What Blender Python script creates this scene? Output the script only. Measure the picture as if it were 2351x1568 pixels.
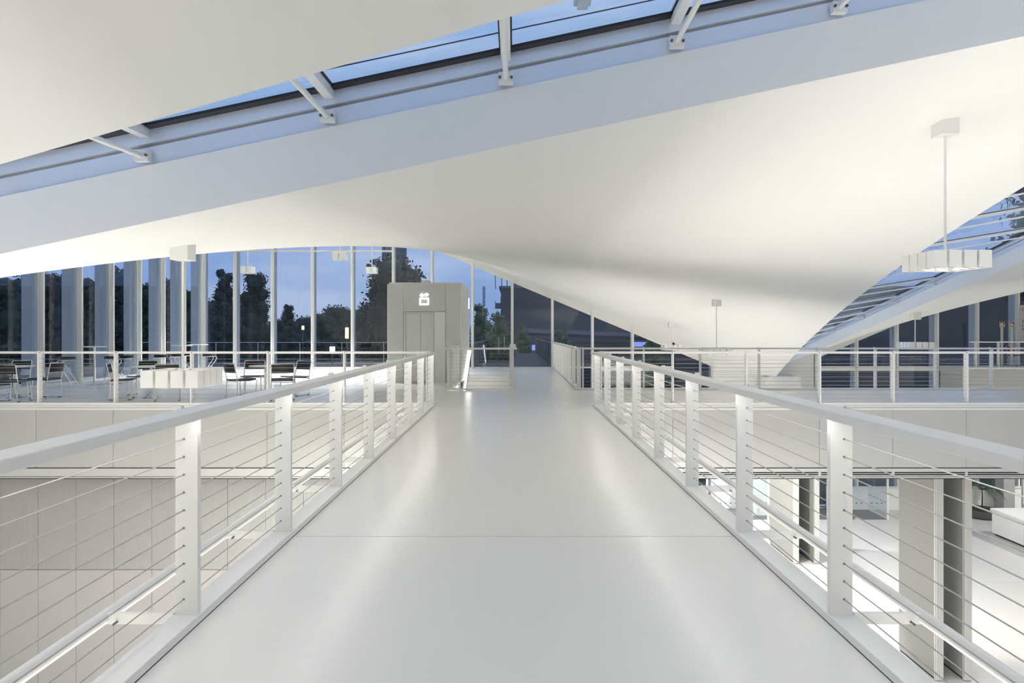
import bpy, math, random
from mathutils import Vector, Matrix
random.seed(7)
for o in list(bpy.data.objects): bpy.data.objects.remove(o, do_unlink=True)
SC = bpy.context.scene
COL = SC.collection

# ------------------------------------------------------------------ camera
# photograph taken as 2351 x 1568; one-point perspective with its vanishing point at (1180, 764)
F, VX, VY, CH = 1567.0, 1180.0, 764.0, 1.48
cam_d = bpy.data.cameras.new('camera'); cam = bpy.data.objects.new('camera', cam_d); COL.objects.link(cam)
cam_d.sensor_width = 36.0; cam_d.lens = F / 2351 * 36
cam_d.shift_x = -(VX - 1175.5) / 2351; cam_d.shift_y = (VY - 784) / 2351
cam_d.clip_start = .05; cam_d.clip_end = 2000
cam.location = (0, 0, CH); cam.rotation_euler = (math.pi / 2, 0, 0)
SC.camera = cam
def at(x, y, d): return Vector(((x - VX) * d / F, d, CH + (VY - y) * d / F))

# ------------------------------------------------------------------ sky and exposure
W = bpy.data.worlds.new('dusk_sky'); SC.world = W; W.use_nodes = True
nt = W.node_tree; nt.nodes.clear()
def N(t, **k):
    n = nt.nodes.new(t)
    for a, b in k.items(): setattr(n, a, b)
    return n
tc = N('ShaderNodeTexCoord'); sep = N('ShaderNodeSeparateXYZ'); nt.links.new(tc.outputs['Generated'], sep.inputs[0])
rmp = N('ShaderNodeValToRGB'); el = rmp.color_ramp.elements
el[0].position = 0.0; el[0].color = (.24, .38, .68, 1); el[1].position = .7; el[1].color = (.28, .45, .76, 1)
e = rmp.color_ramp.elements.new(.12); e.color = (.30, .45, .78, 1)
e = rmp.color_ramp.elements.new(.35); e.color = (.33, .50, .80, 1)
nt.links.new(sep.outputs[2], rmp.inputs[0])
mp = N('ShaderNodeMapping'); mp.inputs['Scale'].default_value = (1.6, 1.6, 9.0); nt.links.new(tc.outputs['Generated'], mp.inputs[0])
nz = N('ShaderNodeTexNoise'); nz.inputs['Scale'].default_value = 1.7; nz.inputs['Detail'].default_value = 6
nt.links.new(mp.outputs[0], nz.inputs['Vector'])
cr = N('ShaderNodeValToRGB'); cr.color_ramp.elements[0].position = .44; cr.color_ramp.elements[1].position = .66
cr.color_ramp.elements[0].color = (0, 0, 0, 1); cr.color_ramp.elements[1].color = (.75, .75, .75, 1)
nt.links.new(nz.outputs[0], cr.inputs[0])
mx = N('ShaderNodeMix', data_type='RGBA'); nt.links.new(cr.outputs[0], mx.inputs[0])
nt.links.new(rmp.outputs[0], mx.inputs[6]); mx.inputs[7].default_value = (.56, .66, .86, 1)
bg = N('ShaderNodeBackground'); nt.links.new(mx.outputs[2], bg.inputs[0]); bg.inputs[1].default_value = 0.545
ow = N('ShaderNodeOutputWorld'); nt.links.new(bg.outputs[0], ow.inputs[0])
vs = SC.view_settings
vs.view_transform = 'Standard'; vs.look = 'None'; vs.gamma = 1; vs.use_curve_mapping = False
vs.exposure = 0.86

# strengths of lamps and added fill lights (W)
NEAR_W, PEND_W, FAR_W, LED_S, SOFFIT_FILL_W, BRIDGE_FILL_W = 12, 2600, 1350, 18, 60, 2050

# ------------------------------------------------------------------ materials
def mat(name, col, rough=.5, metal=0.0, spec=.5, noise=0.0, nscale=8, emit=None, es=0, bump=None):
    m = bpy.data.materials.new(name); m.use_nodes = True
    t = m.node_tree; b = t.nodes['Principled BSDF']
    b.inputs['Roughness'].default_value = rough; b.inputs['Metallic'].default_value = metal
    b.inputs['Specular IOR Level'].default_value = spec
    b.inputs['Base Color'].default_value = (*col, 1)
    if noise or bump:
        g = t.nodes.new('ShaderNodeTexCoord')
        n = t.nodes.new('ShaderNodeTexNoise'); n.inputs['Scale'].default_value = nscale; n.inputs['Detail'].default_value = 4
        t.links.new(g.outputs['Object'], n.inputs['Vector'])
    if noise:
        r = t.nodes.new('ShaderNodeValToRGB')
        r.color_ramp.elements[0].color = (*[c * (1 - noise) for c in col], 1)
        r.color_ramp.elements[1].color = (*[min(1, c * (1 + noise)) for c in col], 1)
        t.links.new(n.outputs[0], r.inputs[0]); t.links.new(r.outputs[0], b.inputs['Base Color'])
    if bump:
        u = t.nodes.new('ShaderNodeBump'); u.inputs['Strength'].default_value = bump; u.inputs['Distance'].default_value = .01
        t.links.new(n.outputs[0], u.inputs['Height']); t.links.new(u.outputs[0], b.inputs['Normal'])
    if emit:
        b.inputs['Emission Color'].default_value = (*emit, 1); b.inputs['Emission Strength'].default_value = es
    return m
M = {}
M['plaster'] = mat('white_ceiling_plaster', (.845, .845, .82), .9, noise=.012, nscale=.5)
M['paint'] = mat('white_metal_paint', (.84, .84, .815), .38, noise=.01, nscale=5)
M['frame'] = mat('window_frame_paint', (.78, .765, .72), .4)
M['panel'] = mat('grey_white_wall_panel', (.53, .53, .508), .55, noise=.01, nscale=2)
M['epoxy'] = mat('pale_epoxy_floor', (.80, .80, .77), .24, spec=.45, noise=.02, nscale=.8)
M['ground'] = mat('pale_terrazzo_floor', (.53, .517, .503), .28, spec=.5, noise=.015, nscale=3)
M['lowpanel'] = mat('pale_pinkish_wall_panel', (.46, .445, .435), .5, noise=.01, nscale=2)
M['profile'] = mat('grey_edge_profile', (.60, .60, .58), .5)
M['lift'] = mat('lift_grey_panel', (.61, .61, .58), .5)
M['liftdoor'] = mat('lift_door_steel', (.66, .66, .63), .45, metal=.1)
M['liftlight'] = mat('lift_pale_panel', (.76, .76, .73), .5)
M['black'] = mat('black_gasket', (.008, .008, .01), .5)
M['groove'] = mat('grey_gasket_groove', (.42, .42, .43), .6)
M['chrome'] = mat('chrome', (.72, .72, .70), .16, metal=1)
M['leather'] = mat('black_leather', (.012, .011, .010), .45, noise=.2, nscale=40)
M['red'] = mat('red_upholstery', (.28, .02, .02), .55)
M['cable'] = mat('stainless_cable', (.42, .42, .40), .5, metal=.2)
M['bolt'] = mat('dark_bolt', (.14, .14, .13), .4, metal=.6)
M['tabletop'] = mat('white_laminate', (.84, .84, .83), .3)
M['counter'] = mat('white_solid_surface', (.88, .88, .86), .35)
M['slot'] = mat('black_slot_and_gap_shade', (.01, .01, .01), .7)
M['mat'] = mat('grey_entrance_mat', (.20, .20, .19), .8, noise=.25, nscale=20)
M['partition'] = mat('grey_partition_panel', (.245, .245, .23), .55, noise=.01)
M['alu'] = mat('satin_aluminium', (.62, .62, .59), .4, metal=.35)
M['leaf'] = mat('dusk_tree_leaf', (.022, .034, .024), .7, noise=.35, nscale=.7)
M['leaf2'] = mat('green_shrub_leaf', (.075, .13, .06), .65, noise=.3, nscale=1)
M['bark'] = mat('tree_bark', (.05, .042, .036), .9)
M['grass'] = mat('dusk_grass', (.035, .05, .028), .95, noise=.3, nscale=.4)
M['asphalt'] = mat('dark_paving', (.07, .07, .07), .9, noise=.15, nscale=1)
M['slab'] = mat('dark_render_wall', (.10, .10, .115), .85, noise=.05, nscale=.5)
M['tower'] = mat('blue_grey_tower_wall', (.14, .16, .22), .8, noise=.08, nscale=.3)
M['winpane'] = mat('far_window_pane', (.05, .07, .12), .2)
M['winlit'] = mat('lit_far_window', (.1, .12, .3), .4, emit=(.22, .28, .8), es=.7)
M['roofdark'] = mat('dark_blue_roof', (.015, .02, .05), .6)
M['concrete'] = mat('footbridge_concrete', (.075, .085, .08), .8, noise=.08, nscale=2)
M['parapet'] = mat('parapet_panel_grey', (.15, .165, .175), .5)
M['yellow'] = mat('yellow_lamp_glass', (.9, .8, .3), .4, emit=(1, .85, .32), es=1.4)
M['whiteglow'] = mat('white_glowing_glass', (1, 1, 1), .4, emit=(1, .98, .95), es=5)
M['sign'] = mat('lit_sign_acrylic', (1, 1, 1), .4, emit=(1, 1, 1), es=.95)
M['led'] = mat('led_strip_diffuser', (1, 1, 1), .4, emit=(1, .985, .94), es=LED_S)
M['ledrail'] = mat('stair_led_diffuser', (1, 1, 1), .4, emit=(1, .99, .95), es=6)
M['brown'] = mat('dark_sign_red', (.10, .03, .015), .5)
M['cream'] = mat('sign_cream', (.75, .68, .52), .5)
M['print'] = mat('black_print', (.03, .03, .03), .6)
M['posterboard'] = mat('grey_poster_board', (.55, .55, .53), .6)
M['planter'] = mat('dark_planter', (.10, .10, .095), .6, noise=.1)
M['palmleaf'] = mat('palm_leaf', (.03, .06, .03), .55)
M['soil'] = mat('soil', (.04, .03, .02), .9)
M['sheet'] = mat('pale_blue_grey_sheet_metal', (.74, .79, .88), .38, metal=.45)
M['fin'] = mat('exterior_fin_paint', (.50, .52, .56), .5)

def ribs():
    m = mat('ribbed_acoustic_panel', (.54, .54, .515), .6); t = m.node_tree; b = t.nodes['Principled BSDF']
    g = t.nodes.new('ShaderNodeTexCoord'); w = t.nodes.new('ShaderNodeTexWave'); w.bands_direction = 'X'
    w.inputs['Scale'].default_value = 14.0; w.inputs['Distortion'].default_value = 0
    t.links.new(g.outputs['Object'], w.inputs['Vector'])
    u = t.nodes.new('ShaderNodeBump'); u.inputs['Strength'].default_value = .35; u.inputs['Distance'].default_value = .01
    t.links.new(w.outputs['Fac'], u.inputs['Height']); t.links.new(u.outputs[0], b.inputs['Normal'])
    r = t.nodes.new('ShaderNodeValToRGB'); r.color_ramp.elements[0].color = (.36, .36, .342, 1); r.color_ramp.elements[1].color = (.43, .43, .41, 1)
    t.links.new(w.outputs['Fac'], r.inputs[0]); t.links.new(r.outputs[0], b.inputs['Base Color'])
    return m
M['ribs'] = ribs()
def glass(name, tint, base=.05, edge=.75):
    m = bpy.data.materials.new(name); m.use_nodes = True; t = m.node_tree; t.nodes.clear()
    o = t.nodes.new('ShaderNodeOutputMaterial'); x = t.nodes.new('ShaderNodeMixShader')
    tr = t.nodes.new('ShaderNodeBsdfTransparent'); tr.inputs[0].default_value = (*tint, 1)
    gl = t.nodes.new('ShaderNodeBsdfGlossy'); gl.inputs['Roughness'].default_value = 0.0; gl.inputs[0].default_value = (.95, .97, 1, 1)
    lw = t.nodes.new('ShaderNodeLayerWeight'); lw.inputs[0].default_value = .5
    p = t.nodes.new('ShaderNodeMath'); p.operation = 'POWER'; p.inputs[1].default_value = 5
    a = t.nodes.new('ShaderNodeMath'); a.operation = 'MULTIPLY_ADD'; a.inputs[1].default_value = edge; a.inputs[2].default_value = base
    t.links.new(lw.outputs['Facing'], p.inputs[0]); t.links.new(p.outputs[0], a.inputs[0]); t.links.new(a.outputs[0], x.inputs[0])
    t.links.new(tr.outputs[0], x.inputs[1]); t.links.new(gl.outputs[0], x.inputs[2]); t.links.new(x.outputs[0], o.inputs[0])
    return m
M['glass'] = glass('facade_glass', (.93, .95, .97), .035)
M['skyglass'] = glass('skylight_glass', (.96, .98, 1.0), .03, .4)

# ------------------------------------------------------------------ mesh helpers
class MB:
    def __init__(s): s.v = []; s.f = []
    def quad(s, *p):
        i = len(s.v); s.v += [tuple(q) for q in p]; s.f.append(tuple(range(i, i + len(p)))); return s
    def hexa(s, b, t):            # bottom ring (4, counter-clockwise seen from above), top ring (4)
        i = len(s.v); s.v += [tuple(q) for q in b] + [tuple(q) for q in t]
        s.f += [(i + 3, i + 2, i + 1, i), (i + 4, i + 5, i + 6, i + 7)]
        for k in range(4):
            n = (k + 1) % 4; s.f.append((i + k, i + n, i + 4 + n, i + 4 + k))
        return s
    def box(s, x0, x1, y0, y1, z0, z1):
        return s.hexa([(x0, y0, z0), (x1, y0, z0), (x1, y1, z0), (x0, y1, z0)], [(x0, y0, z1), (x1, y0, z1), (x1, y1, z1), (x0, y1, z1)])
    def prism(s, poly, off):      # polygon (list of points) extruded by a vector
        n = len(poly); i = len(s.v); off = Vector(off)
        s.v += [tuple(p) for p in poly] + [tuple(Vector(p) + off) for p in poly]
        s.f += [tuple(range(i + n - 1, i - 1, -1)), tuple(range(i + n, i + 2 * n))]
        for k in range(n):
            m = (k + 1) % n; s.f.append((i + k, i + m, i + n + m, i + n + k))
        return s
    def bar(s, a, b, w, h, up=(0, 0, 1)):     # rectangular bar between two points, width w (sideways) and height h (along up)
        a = Vector(a); b = Vector(b); d = (b - a).normalized(); u = Vector(up)
        sd = d.cross(u).normalized(); u = sd.cross(d).normalized()
        sd *= w / 2; u *= h / 2
        return s.hexa([a - sd - u, a + sd - u, b + sd - u, b - sd - u], [a - sd + u, a + sd + u, b + sd + u, b - sd + u])
    def tube(s, pts, r, n=8, cap=True):
        pts = [Vector(p) for p in pts]; rings = []
        ref = None
        for k, p in enumerate(pts):
            if k == 0: t = pts[1] - p
            elif k == len(pts) - 1: t = p - pts[k - 1]
            else: t = (pts[k + 1] - p).normalized() + (p - pts[k - 1]).normalized()
            t = t.normalized()
            if ref is None: ref = Vector((0, 0, 1)) if abs(t.z) < .9 else Vector((1, 0, 0))
            a = t.cross(ref).normalized(); b = a.cross(t).normalized(); ref = b
            rr = r[k] if isinstance(r, (list, tuple)) else r
            i = len(s.v); rings.append(i)
            for j in range(n):
                q = 2 * math.pi * j / n; s.v.append(tuple(p + a * math.cos(q) * rr + b * math.sin(q) * rr))
        for i0, i1 in zip(rings, rings[1:]):
            for j in range(n):
                m = (j + 1) % n; s.f.append((i0 + j, i0 + m, i1 + m, i1 + j))
        if cap:
            s.f.append(tuple(rings[0] + j for j in range(n - 1, -1, -1))); s.f.append(tuple(rings[-1] + j for j in range(n)))
        return s
    def lathe(s, prof, n=24, c=(0, 0, 0)):    # prof: (radius, z)
        rings = []
        for r, z in prof:
            i = len(s.v); rings.append(i)
            for j in range(n):
                q = 2 * math.pi * j / n; s.v.append((c[0] + r * math.cos(q), c[1] + r * math.sin(q), c[2] + z))
        for i0, i1 in zip(rings, rings[1:]):
            for j in range(n):
                m = (j + 1) % n; s.f.append((i0 + j, i0 + m, i1 + m, i1 + j))
        s.f.append(tuple(rings[0] + j for j in range(n - 1, -1, -1))); s.f.append(tuple(rings[-1] + j for j in range(n)))
        return s
    def mesh(s, name, smooth=False):
        me = bpy.data.meshes.new(name); me.from_pydata(s.v, [], s.f); me.update()
        if smooth:
            for p in me.polygons: p.use_smooth = True
            me.set_sharp_from_angle(angle=math.radians(35))
        return me
def link(name, data, m=None, parent=None, loc=None, rz=0, bevel=0):
    o = bpy.data.objects.new(name, data); COL.objects.link(o)
    if m is not None and data is not None and not data.materials: data.materials.append(m if not isinstance(m, str) else M[m])
    if parent is not None: o.parent = parent
    if loc is not None: o.location = loc
    o.rotation_euler[2] = rz
    if bevel:
        b = o.modifiers.new('bevel', 'BEVEL'); b.width = bevel; b.segments = 2; b.limit_method = 'ANGLE'
    return o
def part(name, mb, m, parent=None, smooth=False, bevel=0): return link(name, mb.mesh(name, smooth), m, parent, bevel=bevel)
def tag(o, label=None, cat=None, group=None, kind=None):
    for k, v in (('label', label), ('category', cat), ('group', group), ('kind', kind)):
        if v: o[k] = v
    return o
def root(name, loc=(0, 0, 0), rz=0, **k): return tag(link(name, None, loc=loc, rz=rz), **k)
def copy_tree(o, parent=None):
    c = o.copy(); COL.objects.link(c); c.parent = parent
    for ch in list(o.children): copy_tree(ch, c)
    return c
BX = lambda *a: MB().box(*a)

# ------------------------------------------------------------------ the roof: four hypar shells
YF, XL, GZ = 28.63, -13.06, -5.87          # back facade, left facade, ground floor level
D = 4.30
def zBL(X, Y):
    t = (Y - D) / 24.33
    return CH + (1 - t) * (1.185 + .2127 * X) + t * (2.375 - .42 * X)
def eL(Y): return 6.0 + 4.75 * (Y - D) / 24.33              # right edge of the back left shell
def xR(Y): return 10.95 + .045 * (YF - Y)                   # left edge of the back right shell
def zR(Y): return CH - 1.50 + .238 * (YF - Y)
def zBR(X, Y):
    t = (Y - D) / 24.33; x0 = xR(Y); s = (X - x0) / (35 - x0)
    return (1 - s) * zR(Y) + s * (CH + (1 - t) * (-1.6) + t * 8.6)
def yN(X): return 2.54 - .10 * X                            # far edge of the near left shell
def zN(X): return CH + 1.18 + .243 * X
def zNL(X, Y):
    y0 = yN(X); s = (y0 - Y) / (y0 + 20)
    return (1 - s) * zN(X) + s * (CH + 7.9 - .411 * (X + 13.06))
def shell(name, pts, label):
    n = len(pts) - 1; k = len(pts[0]) - 1; mb = MB(); TH = .36
    for row in pts:
        for p in row: mb.v.append(tuple(p))
    o2 = len(mb.v)
    for row in pts:
        for p in row: mb.v.append((p[0], p[1], p[2] + TH))
    w = k + 1
    for i in range(n):
        for j in range(k):
            a = i * w + j
            mb.f.append((a, a + w, a + w + 1, a + 1)); a += o2; mb.f.append((a, a + 1, a + w + 1, a + w))
    for i in range(n):
        for j in (0, k):
            a = i * w + j; q = (a, a + o2, a + w + o2, a + w); mb.f.append(q if j == 0 else q[::-1])
    for j in range(k):
        for i in (0, n):
            a = i * w + j; q = (a, a + 1, a + 1 + o2, a + o2); mb.f.append(q if i == 0 else q[::-1])
    me = mb.mesh(name, True)
    o = link(name, me, 'plaster'); tag(o, label, 'ceiling', kind='structure'); return o
G = 48
XO = XL - .45
def grid(f): return [[f(i / G, j / G) for j in range(G + 1)] for i in range(G + 1)]
def fBL(a, b):
    Y = D + (YF + .45 - D) * a; X = XO + (eL(Y) - XO) * b; return (X, Y, zBL(X, Y))
def fBR(a, b):
    Y = D + (YF + .45 - D) * a; X = xR(Y) + (35.4 - xR(Y)) * b; return (X, Y, zBR(X, Y))
def fNL(a, b):
    X1 = 6.0; X = XO + (X1 - XO) * b; Y = yN(X) + (-20.5 - yN(X)) * a; return (X, Y, zNL(X, Y))
def fNR(a, b):
    X = 9.5 + 25.9 * b; Y = 1.6 - 22.1 * a
    s = a; return (X, Y, (1 - s) * (CH + 3.9 - .22 * (X - 9.5)) + s * (CH - 1.6 + .40 * (X - 9.5)))
shell('ceiling', grid(fBL), 'white hypar ceiling shell dipping over the bridge towards the back facade')
shell('ceiling', grid(fBR), 'white hypar ceiling shell on the right beyond the narrow skylight')
shell('ceiling', grid(fNL), 'white hypar ceiling shell at the upper left before the wide skylight')
shell('ceiling', grid(fNR), 'white hypar ceiling shell over the hall behind the camera')

# skylight across the hall (between near left and back left shells)
def sky_strip(name, label, cat_pts, far, near, sgn, outward, wires=True):
    """cat_pts: stations; far(s), near(s): points on the two shell edges; outward: unit vector from far edge back over its own shell."""
    r = root(name, label=label, cat='skylight', kind='structure')
    ow_ = Vector(outward); s0, s1 = cat_pts[0], cat_pts[-1]
    for fn, sg in ((far, 1), (near, -1)):
        q = ow_ * sg; up = lambda z: Vector((0, 0, z)); P_ = [Vector(fn(s)) for s in cat_pts]
        def strip(nm, o0, o1, z0, z1, m):
            mb = MB()
            for a, b in zip(P_, P_[1:]):
                mb.hexa([a + q * o0 + up(z0), a + q * o1 + up(z0), b + q * o1 + up(z0), b + q * o0 + up(z0)],
                        [a + q * o0 + up(z1), a + q * o1 + up(z1), b + q * o1 + up(z1), b + q * o0 + up(z1)])
            return part(nm, mb, m, r)
        strip('upstand', .014, .14, .362, .478, 'sheet')
        strip('gasket_groove', .03, .14, .478, .498, 'groove')
        strip('frame_rail', 0.0, .14, .498, .585, 'sheet')
        strip('gasket', -.065, .10, .586, .604, 'black')
    n = len(cat_pts)
    for k, s in enumerate(cat_pts):
        A, B = Vector(far(s)), Vector(near(s))
        bar = part('glazing_bar', MB().bar(A + Vector((0, 0, .585)) - ow_ * -.02, B + Vector((0, 0, .585)), .06, .09), 'paint', r)
        st = part('strut', MB().tube([A + Vector((0, 0, .415)) - ow_ * .015, B + Vector((0, 0, .415)) + ow_ * .015], .017, 10), 'paint', r, True)
        for P, sg in ((A, -1), (B, 1)):
            c = P + Vector((0, 0, .415)) + ow_ * sg * .03; al = Vector((-ow_.y, ow_.x, 0))
            part('bracket', MB().bar(c - al * .045, c + al * .045, .045, .07), 'paint', st)
            for d in (-.036, .036):
                part('bolt', MB().tube([c + al * d - ow_ * sg * -.022, c + al * d + ow_ * sg * .034], .009, 8), 'bolt', st)
        if k < n - 1:
            s2 = cat_pts[k + 1]; C, E_ = Vector(far(s2)), Vector(near(s2)); al = (C - A).normalized() * .028
            z = Vector((0, 0, .606)); zz = Vector((0, 0, .628)); o_ = ow_ * .03
            mb = MB().hexa([B - o_ + al + z, E_ - o_ - al + z, C + o_ - al + z, A + o_ + al + z], [B - o_ + al + zz, E_ - o_ - al + zz, C + o_ - al + zz, A + o_ + al + zz])
            part('pane', mb, 'skyglass', r)
            for P, Q in ((A, B), (C, E_)):
                w = al if P is A else -al
                part('gasket', MB().bar(P + w * 1.25 + Vector((0, 0, .598)), Q + w * 1.25 + Vector((0, 0, .598)), .012, .012), 'black', r)
    if wires:
        for fr in (.28, .55):
            p = [Vector(far(s)) + ow_ * fr + Vector((0, 0, .85)) for s in (s0, s1)]
            part('wire', MB().tube(p, .0045, 6), 'black', r)
    return r
TX = [(p - VX) * 4.27 / F for p in (327, 752, 1161, 1553, 1926)]
TX = [TX[0] - 1.16 * k for k in range(8, 0, -1)] + TX + [TX[-1] + 1.0, TX[-1] + 2.0, TX[-1] + 3.0]
sky_strip('roof_skylight', 'wide blue glazed skylight band crossing the ceiling', TX,
          lambda x: (x, D, zBL(x, D)), lambda x: (x, yN(x), zN(x)), 1, (0, 1, 0))
LY = [26.0, 24.9, 23.8, 21.97, 20.2, 18.5, 16.75, 15.0, 13.3, 11.6, 9.9, 8.2, 6.5, 4.8]
sky_strip('roof_skylight', 'narrow glazed skylight running down to the right towards the back facade', LY,
          lambda y: (xR(y), y, zR(y)), lambda y: (eL(y), y, zBL(eL(y), y)), 1, (1, 0, 0), False)
# sensor box on the skylight pane
sb = part('sensor_box', MB().box(-.05, .05, -.06, .06, 0, .05).box(-.03, .03, -.04, .04, -.03, 0), 'alu')
p_ = at(1338, 70, 4.0); sb.location = (p_.x, 4.0, zBL(p_.x, D) + .67); tag(sb, 'small grey sensor box lying on the skylight glass', 'sensor')

# ------------------------------------------------------------------ floors
fl = part('floor', BX(-16, 36, -21, 29.0, GZ - .3, GZ), 'ground'); tag(fl, 'pale glossy ground floor of the hall below the bridge', 'floor', kind='structure')
for yy in (11.9, 14.55, 20.1):
    part('floor_joint', BX(1.8, 35, yy, yy + .012, GZ, GZ + .0015), 'groove', fl)
gal = MB()
for b in ((XL - .1, -1.73, 13.97, 28.75), (-1.73, 1.75, 13.97, 17.50), (0.0, 1.75, 17.50, 28.75), (-1.73, 0.0, 23.40, 28.75), (1.75, 35.2, 13.97, 17.78)):
    gal.box(b[0], b[1], b[2], b[3], -.30, 0)
gal = part('floor', gal, 'epoxy'); tag(gal, 'pale glossy gallery floor at the end of the bridge', 'floor', kind='structure')
def fascia(x0, x1, joints, nm):
    for a, b in zip([x0] + joints, joints + [x1]):
        part('fascia_panel', BX(a + .004, b - .004, 13.955, 14.02, -1.275, -.095), 'panel', gal)
    part('fascia_backing', BX(x0, x1, 14.03, 14.1, -1.5, -.3), 'slot', gal)
    part('edge_lip', BX(x0, x1, 13.945, 14.0, -.095, -.062), 'paint', gal)
    part('painted_gap_shade', BX(x0, x1, 13.962, 14.03, -1.295, -1.275), 'slot', gal)  # black strip paints the shade inside the joint above the profile
    part('painted_gap_shade', BX(x0, x1, 13.952, 14.28, -1.508, -1.491), 'slot', gal)  # black strip paints the dark shade line below the lip
    part('bottom_profile', BX(x0, x1, 13.95, 14.3, -1.455, -1.295), 'profile', gal)
    part('bottom_lip', BX(x0, x1, 13.94, 14.3, -1.49, -1.465), 'profile', gal)
pxm = 13.955 / F
fascia(XL, -1.76, [(83 + 176.7 * k - VX) * pxm for k in range(-1, 6)], 'left')
fascia(1.76, 35.0, [(1545 + 168.3 * k - VX) * pxm for k in range(0, 14)], 'right')
fascia(-1.755, 1.755, [], 'mid')
for k in range(-1, 14):                                      # slot diffusers of the right edge, two slots per panel
    a, b = (1545 + 168.3 * k - VX) * pxm + .03, (1545 + 168.3 * (k + 1) - VX) * pxm - .03
    if a < 1.8: a = 1.85
    for z in (-1.377, -1.418): part('air_slot', BX(a, b, 13.944, 13.955, z - .011, z + .011), 'slot', gal)
sof = part('ceiling', MB().box(XL - .1, -1.73, 14.3, 28.75, -1.52, -1.46).box(1.75, 35, 14.3, 17.78, -1.52, -1.46), 'plaster')
tag(sof, 'flat white soffit under the gallery', 'ceiling', kind='structure')
part('rear_fascia', BX(1.75, 35, 17.76, 17.80, -1.5, -.02), 'panel', gal)
for yy in (17.47,):
    part('floor_joint', BX(-1.7, 1.7, yy, yy + .01, 0, .0012), 'groove', gal)

# bridge deck
bd = root('bridge_deck', label='pale grey footbridge deck leading straight to the gallery', cat='bridge', kind='structure')
for a, b in ((-6.0, 4.955), (4.965, 13.70), (13.712, 13.97)):
    part('deck_plate', BX(-1.60, 1.60, a, b, -.06, 0), 'epoxy', bd)
part('deck_edge_gap', BX(-1.74, 1.74, -6, 13.97, -.10, -.062), 'slot', bd)
part('deck_girder', BX(-1.76, 1.76, -6, 13.94, -.40, -.10), 'paint', bd)

# ------------------------------------------------------------------ railings
GROM = MB().tube([(0, -.017, 0), (0, .017, 0)], .0058, 6).mesh('cable_grommet')
def railing(name, label, p0, dirv, out, L, posts, curb=True, arms=False, led=False, rail_ext=(0, 0), cables=10, gr=None, z0=0.0, end_plate=True):
    """local frame: s along dirv, n along out (away from the walkway), z up"""
    p0 = Vector(p0); dv = Vector(dirv); ov = Vector(out)
    r = root(name, (0, 0, 0), label=label, cat='railing', group=gr)
    def P(s, n, z): return p0 + dv * s + ov * n + Vector((0, 0, z0 + z))
    def bx(mb, s0, s1, n0, n1, a, b):
        return mb.hexa([P(s0, n0, a), P(s1, n0, a), P(s1, n1, a), P(s0, n1, a)], [P(s0, n0, b), P(s1, n0, b), P(s1, n1, b), P(s0, n1, b)])
    if curb: part('curb', bx(MB(), 0, L, 0, .135, .004, .047), 'paint', r, bevel=.003)
    part('handrail', bx(MB(), -rail_ext[0], L + rail_ext[1], -.055, .086, 1.05, 1.096), 'paint', r, bevel=.006)
    if led: part('led_strip', bx(MB(), 0, L, -.030, -.019, 1.0488, 1.0499), 'led', r)
    for s in posts:
        po = part('post', bx(bx(MB(), s - .014, s + .014, .008, .118, .047, 1.05), s - .014, s + .014, .088, .128, 1.05, 1.108), 'paint', r)
        part('post_flange', bx(MB(), s - .018, s + .018, .004, .012, .047, 1.05), 'paint', po)
        part('bolt', MB().tube([P(s - .02, .108, 1.080), P(s + .02, .108, 1.080)], .009, 8), 'bolt', po)
        if arms:
            for k in range(cables):
                link('cable_grommet', GROM, 'bolt', po, P(s, .075, .128 + .0903 * k))
        if arms:
            part('outrigger_arm', bx(MB(), s - .012, s + .012, .13, .47, .0, .055), 'paint', po)
            part('bolt', MB().tube([P(s - .045, .415, .012), P(s - .012, .415, .012)], .006, 8), 'bolt', po)
    for k in range(cables):
        z = .128 + .0903 * k
        part('cable', MB().tube([P(.0, .075, z), P(L, .075, z)], .0029, 6), 'cable', r)
    if arms: part('outrigger_tube', MB().tube([P(0, .49, .028), P(L, .49, .028)], .034, 14), 'paint', r, True)
    return r
PS = [3.477 + 1.443 * k for k in range(-5, 7)] + [13.62]
y00 = -5.5
railing('bridge_railing', 'white cable railing along the left side of the bridge', (-1.60, y00, 0), (0, 1, 0), (-1, 0, 0), 13.72 - y00,
        [y - y00 for y in PS if y < 13.3] + [13.70 - y00 - .05], arms=True, led=True, rail_ext=(0, .08), gr='bridge railings')
railing('bridge_railing', 'white cable railing along the right side of the bridge', (1.60, y00, 0), (0, 1, 0), (1, 0, 0), 13.72 - y00,
        [y - y00 for y in PS if y < 13.3] + [13.70 - y00 - .05], arms=True, led=True, rail_ext=(0, .08), gr='bridge railings')
GY = 14.10
lp = [(x - VX) * 14.05 / F for x in (92, 267, 441, 616, 791)]
lp = [lp[0] - 1.56 * k for k in (1, )] + lp
railing('gallery_railing', 'white cable railing on the left gallery edge before the cafe tables', (-1.74, GY, 0), (-1, 0, 0), (0, -1, 0), 11.3,
        [-1.74 - x for x in lp] + [.05], gr='gallery railings')
rp = [(x - VX) * 14.05 / F for x in (1544 + 168.3 * k for k in range(0, 13))]
railing('gallery_railing', 'white cable railing on the right front gallery edge', (1.74, GY, 0), (1, 0, 0), (0, -1, 0), 22.0,
        [x - 1.74 for x in rp if x < 23] + [.05], gr='gallery railings')
r2 = [(x - VX) * 17.7 / F for x in (1338, 1478, 1608, 1743, 1876, 2010, 2148, 2277, 2410, 2540)]
railing('gallery_railing', 'white cable railing on the right rear gallery edge facing the windows', (1.76, 17.66, 0), (1, 0, 0), (0, 1, 0), 20.0,
        [x - 1.76 for x in r2 if x > 1.8] + [.03], gr='gallery railings')
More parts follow.
